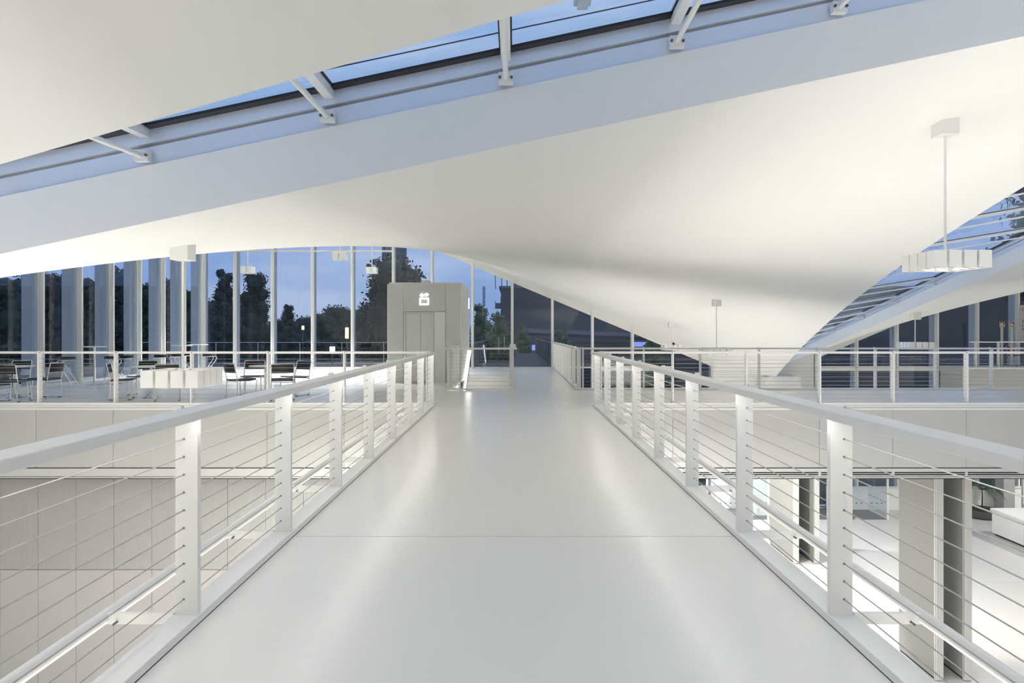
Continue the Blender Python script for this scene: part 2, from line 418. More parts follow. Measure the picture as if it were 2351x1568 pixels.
railing('gallery_railing', 'white cable railing along the passage to the glass door', (1.62, 17.66, 0), (0, 1, 0), (1, 0, 0), 10.7,
        [.05 + 1.5 * k for k in range(8)], gr='gallery railings')
railing('stair_balustrade', 'short white cable balustrade closing the front of the stairwell', (-1.73, 17.55, 0), (1, 0, 0), (0, 1, 0), 1.73,
        [.03, 1.68], rail_ext=(0, .08), gr='stairwell balustrades')
railing('stair_balustrade', 'white cable balustrade on the right side of the stairwell', (0.0, 17.73, 0), (0, 1, 0), (-1, 0, 0), 5.5,
        [.06, 1.8, 3.6, 5.4], gr='stairwell balustrades')
railing('stair_balustrade', 'white cable balustrade on the left side of the stairwell before the lift', (-1.73, 17.73, 0), (0, 1, 0), (1, 0, 0), 2.6,
        [.12, 1.3, 2.5], gr='stairwell balustrades')

# ------------------------------------------------------------------ stair
sr = root('staircase', (0, 0, 0), label='pale staircase dropping through the gallery floor beside the lift', cat='stairs', kind='structure')
for k in range(17):
    y1 = 23.4 - .285 * k; z = -.172 * (k + 1)
    if z < GZ + .1: break
    part('step', BX(-1.62, -.06, y1 - .285, y1 + .02, z - .05, z), 'epoxy', sr)
    part('riser', BX(-1.62, -.06, y1 - .004, y1 + .02, z - .0, z + .122), 'paint', sr)
part('string', MB().prism([(-1.70, 23.4, -.3), (-1.70, 23.4, .12), (-1.70, 22.9, .10), (-1.70, 17.6, -3.05), (-1.70, 17.6, -3.5)], (.07, 0, 0)), 'paint', sr)
part('string', MB().prism([(-.06, 23.4, -.3), (-.06, 23.4, .02), (-.06, 17.6, -3.05), (-.06, 17.6, -3.5)], (.05, 0, 0)), 'paint', sr)
part('stairwell_wall', BX(-1.80, -1.72, 17.5, 23.4, -3.6, -.30), 'panel', sr)
part('stairwell_wall', BX(0.0, .08, 17.5, 23.4, -3.6, -.30), 'panel', sr)
hr = part('led_handrail', MB().tube([(-1.50, 23.45, .86), (-1.50, 20.7, -.22), (-1.50, 17.7, -1.95)], .028, 10), 'ledrail', sr, True)
for k in (0, .5): part('bracket', MB().tube([(-1.50, 23.2 - 2.4 * k, .76 - .95 * k), (-1.66, 23.2 - 2.4 * k, .70 - .95 * k)], .01, 6), 'paint', hr)

# ------------------------------------------------------------------ back and left glass facades
wb = root('wall_back', label='glazed back facade with white mullions under the sloping roof', cat='facade', kind='structure')
wl = root('wall_left', label='glazed left facade with white mullions behind the cafe tables', cat='facade', kind='structure')
def facade(rt, P, stations, zroof, zbase, levels, fin=True, doors=()):
    """P(s, n, z): s along the wall, n outward"""
    def bx(s0, s1, n0, n1, z0, z1): return MB().hexa([P(s0, n0, z0), P(s1, n0, z0), P(s1, n1, z0), P(s0, n1, z0)], [P(s0, n0, z1), P(s1, n0, z1), P(s1, n1, z1), P(s0, n1, z1)])
    def slant(s0, s1, n0, n1, a, b):   # a(s) bottom, b(s) top
        return MB().hexa([P(s0, n0, a(s0)), P(s1, n0, a(s1)), P(s1, n1, a(s1)), P(s0, n1, a(s0))], [P(s0, n0, b(s0)), P(s1, n0, b(s1)), P(s1, n1, b(s1)), P(s0, n1, b(s0))])
    top = lambda s: zroof(s) + .02
    for k, s in enumerate(stations):
        z0 = zbase(s); mo = part('mullion', bx(s - .036, s + .036, -.15, .03, z0, top(s)), 'frame', rt)
        part('cover_cap', bx(s - .055, s + .055, .03, .06, z0, top(s)), 'frame', mo)
        part('pressure_strip', bx(s - .058, s + .058, -.035, -.01, z0, top(s)), 'frame', mo)
        if fin: part('outer_fin', bx(s - .02, s + .02, .06, .46, z0, top(s) - .2), 'fin', mo)
    for k, (a, b) in enumerate(zip(stations, stations[1:])):
        z0 = max(zbase(a + .05), zbase(b - .05)); hd = lambda s: zroof(s) - .30; h2 = lambda s: zroof(s) - .20
        if min(hd(a), hd(b)) < z0 + .15: continue
        part('head_rail', slant(a + .036, b - .036, -.10, .03, h2, top), 'frame', rt)
        part('head_trim', slant(a + .036, b - .036, -.05, .03, hd, h2), 'frame', rt)
        part('sill_rail', bx(a + .036, b - .036, -.06, .03, z0, z0 + .05), 'frame', rt)
        cuts = [z for z in levels((a + b) / 2) if z0 + .3 < z < min(hd(a), hd(b)) - .15]
        zz = [z0 + .05] + cuts
        for i, z in enumerate(zz):
            if i > 0:
                wd = .20 if abs(z) < .15 else .06
                part('transom', bx(a + .036, b - .036, -.09, .03, z - wd / 2, z + wd / 2), 'frame', rt); lo = z + wd / 2
            else: lo = z
            if i < len(zz) - 1:
                nz_ = zz[i + 1]; hi = lambda s, q=nz_ - (.10 if abs(nz_) < .15 else .03): q
            else: hi = hd
            part('pane', slant(a + .03, b - .03, .0, .012, lambda s, q=lo: q, hi), 'glass', rt)
PB = lambda s, n, z: Vector((s, YF + n, z))
PLF = lambda s, n, z: Vector((XL - n, s, z))
sb_ = [XL] + [(p - VX) * YF / F for p in (540, 626, 718, 809, 903, 992, 1085, 1176, 1268, 1360, 1452, 1545)]
low = sb_[-1] + 1.62
facade(wb, PB, sb_, lambda s: zBL(s, YF), lambda s: 0.0 if s < 1.8 else GZ, lambda s: [4.90] if s < -5.2 else ([-2.6, -.02] if s > 1.7 else []))
# bays that end at the low point of the roof: a short sloped bay and blank white panels
facade(wb, PB, [sb_[-1], sb_[-1] + 1.65], lambda s: zBL(s, YF), lambda s: GZ, lambda s: [-2.6, -.02])
blank = MB().hexa([(sb_[-1] + 1.65, YF - .06, GZ), (xR(YF) + 1.6, YF - .06, GZ), (xR(YF) + 1.6, YF + .1, GZ), (sb_[-1] + 1.65, YF + .1, GZ)],
                  [(sb_[-1] + 1.65, YF - .06, zBL(sb_[-1] + 1.65, YF)), (xR(YF) + 1.6, YF - .06, zBR(xR(YF) + 1.6, YF)), (xR(YF) + 1.6, YF + .1, zBR(xR(YF) + 1.6, YF)), (sb_[-1] + 1.65, YF + .1, zBL(sb_[-1] + 1.65, YF))])
part('blank_panel', blank, 'paint', wb)
part('pier', MB().hexa([(9.3, YF - 1.2, GZ), (12.3, YF - 1.2, GZ), (12.3, YF, GZ), (9.3, YF, GZ)], [(10.2, YF - 1.0, -.30), (11.6, YF - 1.0, -.3), (11.6, YF, -.3), (10.2, YF, -.3)]), 'plaster', wb)
sr_ = [(p - VX) * YF / F for p in (1873, 1965, 2057, 2149, 2241, 2334, 2426, 2518, 2610, 2702, 2794)]
facade(wb, PB, sr_, lambda s: zBR(s, YF), lambda s: GZ, lambda s: [-2.6, -.02])
for s, hx in ((1145, 1), (1158, 1)):                         # door pull bars
    p = at(s, 786, YF - .09); part('door_pull', MB().tube([(p.x, YF - .09, .72), (p.x, YF - .09, 1.32)], .012, 8), 'chrome', wb, True)
yl = [28.45 - .0, 26.86, 25.27, 23.66, 22.03, 20.42, 18.75, 17.1, 15.45, 13.8, 12.15, 10.5, 8.85, 7.2]
yl = [YF - .06] + yl[1:]
facade(wl, PLF, yl, lambda s: zBL(XL, s), lambda s: 0.0, lambda s: [4.90])
part('corner_post', BX(XL - .10, XL + .09, YF - .10, YF + .1, 0, zBL(XL, YF)), 'frame', wl)
# lower box walls under the gallery: ribbed panels above, plain panels below
bw = root('wall_box', label='panelled wall under the left gallery edge with ribbed upper panels', cat='wall', kind='structure')
jx = [(88 + 87 * k - VX) * 14.3 / F for k in range(-3, 11)]
for a, b in zip(jx, jx[1:] + [-1.0]):
    part('ribbed_panel', BX(a + .004, b - .004, 14.29, 14.34, -3.475, -1.50), 'ribs', bw)
    part('plain_panel', BX(a + .004, b - .004, 14.29, 14.34, GZ, -3.487), 'lowpanel', bw)
part('wall_core', BX(-14, -1.0, 14.345, 14.5, GZ, -1.46), 'groove', bw)
# plain enclosing walls of the rest of the hall
def plain(name, mb, label):
    return tag(part(name, mb, 'plaster'), label, 'wall', kind='structure')
plain('wall_left_lower', BX(-14.2, -14.0, -20.5, 28.7, GZ, 0), 'plain white wall of the lower hall on the left')
plain('wall_front', BX(-14, 35.4, -20.7, -20.5, GZ, 9.5), 'plain white wall behind the camera')
plain('wall_right', BX(35.2, 35.4, -20.5, 28.7, GZ, 9.5), 'plain white wall far to the right')
nl = MB().prism([(XL - .1, 7.2, GZ), (XL - .1, 7.2, zBL(XL, 7.2) + .2), (XL - .1, 4.3, zBL(XL, 4.3) + .5), (XL - .1, -20.5, 9.6), (XL - .1, -20.5, GZ)], (-.15, 0, 0))
plain('wall_left_near', nl, 'plain white wall left of the camera')

# ------------------------------------------------------------------ lift
LYF = 20.34; lx0, lx1 = (889 - VX) * LYF / F, (1060 - VX) * LYF / F; LZ = 2.93
lf = root('lift_shaft', ((lx0 + lx1) / 2, LYF, 0), label='grey lift shaft with a lit lift symbol over its doors', cat='lift')
lw = (lx1 - lx0) / 2
dz = CH + (VY - 716) * LYF / F
d0 = (926 - VX) * LYF / F - (lx0 + lx1) / 2; d1 = (997 - VX) * LYF / F - (lx0 + lx1) / 2; d2 = (1023 - VX) * LYF / F - (lx0 + lx1) / 2
part('shaft_core', BX(-lw + .03, lw - .03, .06, 3.5, 0, LZ), 'lift', lf)
part('side_panel', BX(lw - .03, lw, 0.0, 3.5, .0, LZ), 'liftlight', lf)
part('side_panel', BX(-lw, -lw + .03, 0.0, 3.5, .0, LZ), 'liftlight', lf)
part('front_panel', BX(-lw + .032, d0 - .006, 0, .055, .0, LZ), 'lift', lf)
part('front_panel', BX(d2 + .006, lw - .032, 0, .055, .0, LZ), 'lift', lf)
part('front_panel', BX(d0, d2, 0, .055, dz + .012, LZ), 'lift', lf)
part('lid', BX(-lw + .05, lw, 0.02, 3.5, LZ + .004, LZ + .05), 'liftlight', lf)
part('roof_vent', BX(-.12, .12, .2, .6, LZ + .05, LZ + .12), 'liftlight', lf)
mid = (d0 + .10 + d1) / 2
part('door_frame', MB().box(d0 + .004, d0 + .07, .0, .05, 0, dz).box(d0 + .07, d1 - .01, .0, .05, dz - .05, dz), 'lift', lf)
part('lift_door', BX(d0 + .075, mid - .003, .02, .05, .01, dz - .055), 'liftdoor', lf)
part('lift_door', BX(mid + .003, d1 - .012, .02, .05, .01, dz - .055), 'liftdoor', lf)
part('call_panel', BX(d1, d2 - .004, -.01, .05, .0, dz), 'liftlight', lf)
part('plinth_gap', BX(-lw + .03, lw - .03, -.004, .05, .002, .03), 'groove', lf)
def lift_symbol(par, tr):
    mb = MB()
    def q(x0, x1, z0, z1): mb.hexa([tr(x0, 0, z0), tr(x1, 0, z0), tr(x1, .02, z0), tr(x0, .02, z0)], [tr(x0, 0, z1), tr(x1, 0, z1), tr(x1, .02, z1), tr(x0, .02, z1)])
    q(-.14, -.10, -.17, .04); q(.10, .14, -.17, .04); q(-.10, .10, -.17, -.13); q(-.10, .10, .0, .04)
    def poly(pts): mb.prism([tr(x, 0, z) for x, z in pts], tr(0, .02, 0) - tr(0, 0, 0))
    poly([(-.14, .115), (-.07, .185), (0.0, .115), (-.03, .095), (-.07, .135), (-.11, .095)]); q(-.085, -.055, .055, .15)
    poly([(.0, .145), (.03, .165), (.07, .12), (.11, .165), (.14, .145), (.07, .075)]); q(.055, .085, .10, .19)
    return part('lift_symbol', mb, 'sign', par)
sx = (974 - VX) * LYF / F - (lx0 + lx1) / 2; sz = CH + (VY - 687) * LYF / F
tag(lift_symbol(lf, lambda x, y, z: Vector((sx + x, -.022 + y, sz + z))), 'white glowing lift symbol of two arrows over a square')
lift_symbol(lf, lambda x, y, z: Vector((lw + .022 - y, 3.1 + x, sz + z)))

# ------------------------------------------------------------------ pendant lamps
def pendant_proto():
    r = root('pendant_lamp'); pit, sz_, h = .131, .108, .15
    k = 0; me = None; rm = None
    for i in range(4):
        for j in range(4):
            if 0 < i < 3 and 0 < j < 3: continue
            x, y = (i - 1.5) * pit, (j - 1.5) * pit
            if me is None:
                a = sz_ / 2; w = a - .004; mb = MB()
                mb.box(-a, a, -a, -w, 0, h); mb.box(-a, a, w, a, 0, h); mb.box(-a, -w, -w, w, 0, h); mb.box(w, a, -w, w, 0, h)
                mb.box(-w, w, -w, w, h - .004, h)
                # bottom face with a round hole
                n = 20; i0 = len(mb.v); R = .036
                for q in range(n):
                    t = 2 * math.pi * q / n; c, s = math.cos(t), math.sin(t); m_ = max(abs(c), abs(s)); mb.v.append((w * c / m_, w * s / m_, .004)); mb.v.append((R * c, R * s, .004))
                for q in range(n):
                    p = (q + 1) % n; mb.f.append((i0 + 2 * q, i0 + 2 * q + 1, i0 + 2 * p + 1, i0 + 2 * p))
                me = mb.mesh('lamp_cube'); rm = MB().lathe([(.036, .005), (.026, .05), (.0, .055)], 20).mesh('reflector', True)
            c = link('lamp_cube', me, 'paint', r, (x, y, 0)); link('reflector', rm, 'black', c)
    part('cross_frame', MB().box(-.13, .13, -.012, .012, .11, .135).box(-.012, .012, -.13, .13, .11, .135), 'paint', r)
    return r
def pendant(x, Y, zb, zc, label, sc=1.0, lz=.045, w=PEND_W, proto=None, rodr=.011):
    r = copy_tree(proto) if proto is not None else pendant_proto()
    r.location = (x, Y, zb); r.scale = (sc, sc, sc)
    tag(r, label, 'lamp', 'pendant cube lamps')
    rod = part('rod', MB().tube([(0, 0, .12), (0, 0, (zc - zb) / sc - .02)], rodr / sc if rodr > .011 else rodr, 10), 'paint', r, True)
    q = (zc - zb) / sc; part('canopy', BX(-.08, .08, -.08, .08, q - .13, q + .04), 'paint', r)
    if w:
        ld = bpy.data.lights.new('lamp_light', 'SPOT'); ld.energy = w; ld.spot_size = math.radians(124); ld.spot_blend = .55; ld.shadow_soft_size = .13
        ld.color = (1.0, .985, .945)
        lo = bpy.data.objects.new('lamp_light', ld); COL.objects.link(lo); lo.parent = r; lo.location = (0, 0, lz)
    return r
P0 = pendant_proto()
def pend_px(x, ytop, ybot, Y, zf, label, sc=1.0, w=PEND_W, first=False, rodr=.011):
    X = (x - VX) * Y / F; zb = CH + (VY - ybot) * Y / F
    return pendant(X, Y, zb, zf(X, Y), label, sc, w=w, proto=None if first else P0, rodr=rodr)
pend_px(2170, 585, 619, 6.2, zBL, 'large white pendant of twelve cubes on a rod at the right before the narrow skylight', w=NEAR_W)
pend_px(420, 852, 886, 6.2, zBL, 'large white pendant of twelve cubes hanging low over the void left of the bridge', w=NEAR_W)
pend_px(1645, 799, 814, 19.2, zBL, 'white cube pendant on a long rod over the rear right gallery railing', 1.35, w=FAR_W * 1.25)
pend_px(1541, 790, 804, 24.8, zBL, 'white cube pendant near the low end of the back windows', 1.25, w=FAR_W * 1.6)
pend_px(2101, 789, 802, 20.5, zBR, 'white cube pendant hanging before the far right windows', 1.45, w=FAR_W * .42)
P2 = pendant_proto()
keep = [c for c in P2.children if c.name.startswith('lamp_cube')]
for c in keep:
    if not (abs(c.location.x) > .1 and abs(c.location.y) > .1):
        for g in list(c.children): bpy.data.objects.remove(g)
        bpy.data.objects.remove(c)
    else: c.location = (math.copysign(.066, c.location.x), math.copysign(.066, c.location.y), 0)
def small(x, ytop, ybot, Y, label, sc):
    X = (x - VX) * Y / F; zb = CH + (VY - ybot) * Y / F
    return pendant(X, Y, zb, zBL(X, Y), label, sc, w=FAR_W * .42, proto=P2, lz=-.06)
small(569, 614, 628, 25.0, 'small four cube pendant before the second back window bay from the corner', 1.7)
small(781, 580, 597, 22.0, 'small four cube pendant close under the ceiling between the other two', 1.7)
small(854, 613, 628, 25.0, 'small four cube pendant just left of the lift shaft', 1.5)
for X, Y, wf, lb in ((-8.5, -1.0, .45, 'added white cube pendant left of the bridge outside the picture'), (8.5, -1.5, .45, 'added white cube pendant right of the bridge behind the camera'),
             (-6.0, -9.0, .8, 'added white cube pendant far behind the camera on the left'), (7.0, -11.0, 1, 'added white cube pendant far behind the camera on the right'),
             (17.0, 8.0, .36, 'added unseen white cube pendant over the lower hall to the right'), 
             (-10.0, 6.2, .06, 'added white cube pendant left of the low one outside the picture'), (24.0, 13.0, .45, 'added unseen white cube pendant over the lower hall at the far right'),
             (25.0, -4.0, .6, 'added unseen white cube pendant over the far right of the hall'), (24.0, 22.0, .7, 'added unseen white cube pendant over the far right gallery corner')):
    z = zBL(X, Y) if (Y > D and X < 8) else (zBR(X, Y) if Y > D else (zNL(X, Y) if X < 6 else fNR((1.6 - Y) / 22.1, (X - 9.5) / 25.9)[2]))
    pendant(X, Y, z - 1.6, z, lb, 1.2, w=PEND_W * wf, proto=P0)  # pendants added out of view to supply soft bounced light
for q in (P0, P2):
    for c in list(q.children):
        for g in list(c.children): bpy.data.objects.remove(g)
        bpy.data.objects.remove(c)
    bpy.data.objects.remove(q)
# unseen area lights added under the soffit to brighten the lower hall
def area(x, y, z, sx_, sy_, w, par):
    ld = bpy.data.lights.new('added_fill_light', 'AREA'); ld.shape = 'RECTANGLE'; ld.size = sx_; ld.size_y = sy_; ld.energy = w; ld.color = (1, .97, .93)
    lo = bpy.data.objects.new('added_fill_light', ld); COL.objects.link(lo); lo.location = (x, y, z); lo.parent = par
for x in (5, 13, 21, 29): area(x, 16.2, -1.56, 2.5, 1.2, SOFFIT_FILL_W, sof)
area(0, 5.0, -.43, 2.6, 16.0, BRIDGE_FILL_W, bd)                  # unseen fill light added under the bridge, bounces off the ground floor

# ------------------------------------------------------------------ cafe furniture
def chair_proto(m='leather'):
    r = root('cafe_chair')                         # faces +y, seat height .45
    for s in (-1, 1):
        x = .235 * s
        part('side_frame', MB().tube([(x, .24, .43), (x, .245, .40), (x, .21, .03), (x, .19, .014), (x, -.20, .014), (x, -.225, .03), (x, -.20, .40), (x * 1.0, -.215, .50), (x, -.275, .78), (x * .96, -.28, .80)], .011, 8), 'chrome', r, True)
        for y in (.17, -.18): part('glide', BX(x - .014, x + .014, y - .03, y + .03, 0, .016), 'leather', r)
    part('top_bar', MB().tube([(-.226, -.28, .80), (.226, -.28, .80)], .011, 8), 'chrome', r, True)
    part('cross_bar', MB().tube([(-.235, -.2, .40), (.235, -.2, .40)], .009, 8), 'chrome', r, True)
    mb = MB(); n = 6
    for i in range(n):                              # curved seat pad
        y0, y1 = -.21 + .45 * i / n, -.21 + .45 * (i + 1) / n; z = lambda y: .445 + .018 * (y / .22) ** 2 * (1 if y > 0 else .3)
        mb.hexa([(-.225, y0, z(y0) - .03), (.225, y0, z(y0) - .03), (.225, y1, z(y1) - .03), (-.225, y1, z(y1) - .03)], [(-.225, y0, z(y0)), (.225, y0, z(y0)), (.225, y1, z(y1)), (-.225, y1, z(y1))])
    part('seat', mb, m, r, True)
    mb = MB()
    for i in range(8):
        x0, x1 = -.222 + .0555 * i, -.222 + .0555 * (i + 1); b = lambda x: -.035 * (1 - (x / .222) ** 2)
        P = lambda x, z, o: (x, -.215 - (z - .5) * .21 + b(x) + o, z)
        mb.hexa([P(x0, .60, -.02), P(x1, .60, -.02), P(x1, .60, 0), P(x0, .60, 0)], [P(x0, .785, -.02), P(x1, .785, -.02), P(x1, .785, 0), P(x0, .785, 0)])
    part('backrest', mb, m, r, True)
    return r
def table_proto():
    r = root('cafe_table')
    part('table_top', MB().lathe([(.385, .705), (.40, .712), (.40, .722), (.395, .728)], 36), 'tabletop', r, True)
    part('column', MB().lathe([(.035, .02), (.035, .70)], 16), 'chrome', r, True)
    part('base', MB().lathe([(.215, 0), (.215, .008), (.12, .025), (.045, .06), (.035, .09)], 32), 'chrome', r, True)
    return r
def bar_table_proto():
    r = root('bar_table')
    part('table_top', MB().lathe([(.30, 1.075), (.31, 1.082), (.31, 1.095), (.305, 1.10)], 36), 'tabletop', r, True)
    part('column', MB().lathe([(.03, .015), (.03, 1.075)], 16), 'chrome', r, True)
    part('base', MB().lathe([(.22, 0), (.22, .010), (.06, .022), (.04, .05)], 32), 'chrome', r, True)
    return r
def stool_proto():
    r = root('bar_stool')                          # side view along x: seat at left, legs run down to the right, floor bar returns
    part('seat', MB().lathe([(.16, .73), (.19, .735), (.20, .755), (.20, .795), (.185, .808)], 28), 'leather', r, True)
    part('seat_ring', MB().lathe([(.175, .712), (.195, .715), (.195, .728), (.175, .73)], 28), 'chrome', r, True)
    for y in (-.13, .13):
        part('leg', MB().tube([(.10, y, .715), (-.17, y, .705), (-.20, y, .68), (-.19, y, .64), (.20, y, .06), (.215, y, .02), (.18, y, .012), (-.22, y, .012)], .0115, 8), 'chrome', r, True)
    part('foot_bar', MB().tube([(-.03, -.13, .40), (-.03, .13, .40)], .010, 8), 'chrome', r, True)
    part('floor_bar', MB().tube([(-.22, -.13, .012), (-.22, .13, .012)], .0115, 8), 'chrome', r, True)
    return r
protos = {}
def place(kind, mk, x, y, rz, label, cat, group, sc=1):
    if kind not in protos: o = protos[kind] = mk()
    else: o = copy_tree(protos[kind])
    o.location = (x, y, o.location.z if False else 0); o.rotation_euler[2] = rz; o.scale = (sc,) * 3
    return tag(o, label, cat, group)
def gp(px, Y): return (px - VX) * Y / F
R = math.radians
# tables: px of the column, depth
for px, Y, lb in ((33, 15.5, 'round white cafe table with steel column nearest the left picture edge'),
                  (347, 15.5, 'round white cafe table with steel column behind the low cube pendant'),
                  (613, 15.7, 'round white cafe table left of the bridge railing between four chairs')):
    place('table', table_proto, gp(px, Y), Y, 0, lb, 'table', 'round cafe tables')
CH_ = [ # px, depth, rotation (0 faces away from the camera), label
    (32, 14.75, 0, 'black cafe chair with its back to the camera at the leftmost table'),
    (32, 16.3, 180, 'black cafe chair facing the camera behind the leftmost table'),
    (104, 15.5, 90, 'black cafe chair in side view right of the leftmost table'),
    (282, 15.2, -70, 'black cafe chair in side view left of the middle table'),
    (326, 16.3, 180, 'black cafe chair facing the camera behind the middle table'),
    (385, 14.95, 25, 'black cafe chair half hidden by the low cube pendant'),
    (553, 15.2, -40, 'black cafe chair turned right at the front left of the third table'),
    (580, 16.35, 190, 'black cafe chair behind the third table on its left'),
    (648, 15.1, 20, 'black cafe chair with its back to the camera at the third table'),
    (678, 16.2, 150, 'black cafe chair behind the third table on its right')]
for px, Y, a, lb in CH_:
    place('chair', chair_proto, gp(px, Y), Y, R(a), lb, 'chair', 'black cafe chairs')
for px, Y, lb in ((217, 19.2, 'tall white bar table standing alone before the left windows'),
                  (417, 21.0, 'tall white bar table with the brighter top near the facade corner'),
                  (455, 22.6, 'tall white bar table at the facade corner behind another bar table')):
    place('bar_table', bar_table_proto, gp(px, Y), Y, 0, lb, 'table', 'tall bar tables')
for px, Y, a, lb in ((155, 19.0, 0, 'black bar stool with a slanting leg left of the lone bar table'),
                  (257, 19.6, 180, 'black bar stool right of the lone bar table, partly behind a railing post'),
                  (290, 20.3, 160, 'black bar stool with chrome legs between two railing posts'),
                  (370, 21.0, 10, 'black bar stool left of the brighter bar table'),
                  (408, 21.9, 60, 'black bar stool under the brighter bar table'),
                  (432, 22.9, 30, 'black bar stool between the two rear bar tables'),
                  (480, 22.2, 180, 'black bar stool with slanting chrome legs right of the corner bar table')):
    place('stool', stool_proto, gp(px, Y), Y, R(a), lb, 'stool', 'black bar stools')

# ------------------------------------------------------------------ lower hall seen under the right gallery
def partition(x0, x1, y0, y1, label):
    r = root('movable_partition', ((x0 + x1) / 2, y0, GZ), label=label, cat='partition', group='movable partition panels')
    w = (x1 - x0) / 2; L = y1 - y0; zt = -1.53 - GZ
    part('leaf', BX(-w, w, .02, L - .02, .05, zt), 'partition', r)
    part('bottom_seal', BX(-w + .02, w - .02, .03, L - .03, 0, .05), 'slot', r)
    for k in (-1, 0, 1):
        part('edge_profile', BX(k * w * .62 - .026, k * w * .62 + .026, -.012, .02, .02, zt), 'alu', r)
    part('edge_profile', BX(-w - .004, w + .004, .02, .05, .02, zt), 'alu', r)
    return r
partition(8.90, 9.06, 14.40, 15.80, 'tall grey movable partition leaf nearest the bridge under the gallery')
partition(9.50, 9.66, 14.40, 15.80, 'tall grey movable partition leaf parked just right of the nearest one')
partition(8.90, 9.06, 21.70, 23.76, 'tall grey movable partition leaf standing farther back')
partition(9.55, 9.71, 21.70, 23.76, 'darker gap side movable partition leaf beside the farther one')
# reception counter
c0 = at(2275, 1227, 24.9)
rc = root('reception_counter', (c0.x, c0.y, GZ), rz=R(0), label='long white reception counter on the pale ground floor', cat='counter')
part('counter_body', BX(0.04, 3.2, -2.6, 0, .07, .84), 'counter', rc)
part('counter_top', BX(0, 3.25, -2.65, .05, .85, .95), 'counter', rc, bevel=.01)
part('plinth', BX(.10, 3.1, -2.5, -.1, 0, .07), 'slot', rc)
# entrance vestibule
vb = root('entrance_vestibule', (0, 0, 0), label='glass entrance vestibule with dotted safety marks and a grey mat', cat='vestibule', kind='structure')
VYF, vx0, vx1 = 26.85, 7.6, 14.70
part('entrance_mat', BX(vx0, vx1, VYF, YF - .1, GZ + .001, GZ + .012), 'mat', vb)
for x in (vx0, 10.0, 12.35, vx1): part('glass_post', BX(x - .035, x + .035, VYF - .03, VYF + .04, GZ, -2.0), 'frame', vb)
for a, b in ((vx0, 10.0), (10.0, 12.35), (12.35, vx1)):
    pn = part('pane', BX(a + .04, b - .04, VYF, VYF + .012, GZ + .02, -2.05), 'glass', vb)
    k = a + .12
    while k < b - .08:
        for z in (.65, 1.62): part('safety_dot', MB().tube([(k, VYF - .006, GZ + z), (k, VYF - .002, GZ + z)], .028, 10), 'bolt', pn)
        k += .20
    part('floor_hinge', BX((a + b) / 2 - .12, (a + b) / 2 + .12, VYF - .05, VYF + .05, GZ, GZ + .05), 'alu', vb)
pn = part('pane', BX(vx1 - .006, vx1 + .006, VYF + .05, YF - .2, GZ + .02, -2.05), 'glass', vb)
part('bottom_rail', BX(vx1 - .03, vx1 + .03, VYF + .05, YF - .2, GZ, GZ + .05), 'frame', vb)
for k in range(9):
    y = VYF + .15 + .18 * k
    for z in (.65, 1.62): part('safety_dot', MB().tube([(vx1 - .012, y, GZ + z), (vx1 - .008, y, GZ + z)], .028, 10), 'bolt', pn)
part('top_frame', MB().box(vx0, vx1 + .04, VYF - .04, VYF + .04, -2.05, -1.9).box(vx1 - .04, vx1 + .04, VYF, YF - .2, -2.05, -1.9), 'frame', vb)
pw = root('wall_parapet', label='white parapet wall under the right ground floor windows', cat='wall', kind='structure')
part('parapet', BX(13.0, 34.0, YF - .32, YF - .18, GZ, -4.96), 'counter', pw)
part('parapet_cap', BX(13.0, 34.0, YF - .36, YF - .15, -4.955, -4.92), 'paint', pw)
part('pillar', BX(19.9, 20.35, YF - .9, YF - .4, GZ, -1.0), 'panel', pw)
# glazed side partition at the far right
sp = root('glazed_partition', (20.6, 27.6, GZ), label='white framed glazed partition behind the reception counter', cat='partition')
for k in range(3): part('post', BX(-.05, .05, -1.2 * k - .05, -1.2 * k + .05, 0, 3.6), 'frame', sp)
for k in range(2):
    part('pane', BX(-.008, .008, -1.2 * (k + 1) + .05, -1.2 * k - .05, .45, 3.5), 'glass', sp)
    part('bottom_rail', BX(-.05, .05, -1.2 * (k + 1) + .05, -1.2 * k - .05, .30, .44), 'frame', sp)
    part('plinth_panel', BX(-.03, .03, -1.2 * (k + 1) + .05, -1.2 * k - .05, 0, .29), 'panel', sp)
# potted palm
pc = at(2243, 1180, 27.6)
pl = root('potted_palm', (pc.x, 27.3, GZ), label='small potted palm in a dark round planter beyond the partitions', cat='plant')
part('planter', MB().lathe([(.55, 0), (.62, .05), (.66, .30), (.62, .31), (.60, .26)], 28), 'planter', pl, True)
part('soil', MB().lathe([(.0, .262), (.59, .262), (.59, .268)], 24), 'soil', pl)
part('trunk', MB().tube([(0, 0, .25), (.02, .01, .8), (.0, .0, 1.05)], [.03, .025, .02], 8), 'bark', pl, True)
rng = random.Random(3)
for k in range(16):
    a = 2 * math.pi * k / 16 + rng.uniform(-.2, .2); L = rng.uniform(.55, 1.0); up = rng.uniform(.25, 1.15); ca, sa = math.cos(a), math.sin(a)
    pts = [Vector((ca * L * t, sa * L * t, 1.05 + up * t * 1.3 - (up + .35) * t * t)) for t in [i / 8 for i in range(9)]]
    mb = MB().tube(pts, .006, 5)
    for i in range(1, 9):
        d = (pts[i] - pts[i - 1]).normalized(); s = d.cross(Vector((0, 0, 1))).normalized(); l = .26 * math.sin(math.pi * (i + .6) / 10)
        for sg in (-1, 1):
            for off in (0, .5):
                b = pts[i].lerp(pts[i - 1], off); tip = b + s * sg * l + d * l * .7 - Vector((0, 0, l * .45)); mb.quad(b - d * .012, b + d * .012, tip)
    part('frond', mb, 'palmleaf', pl)

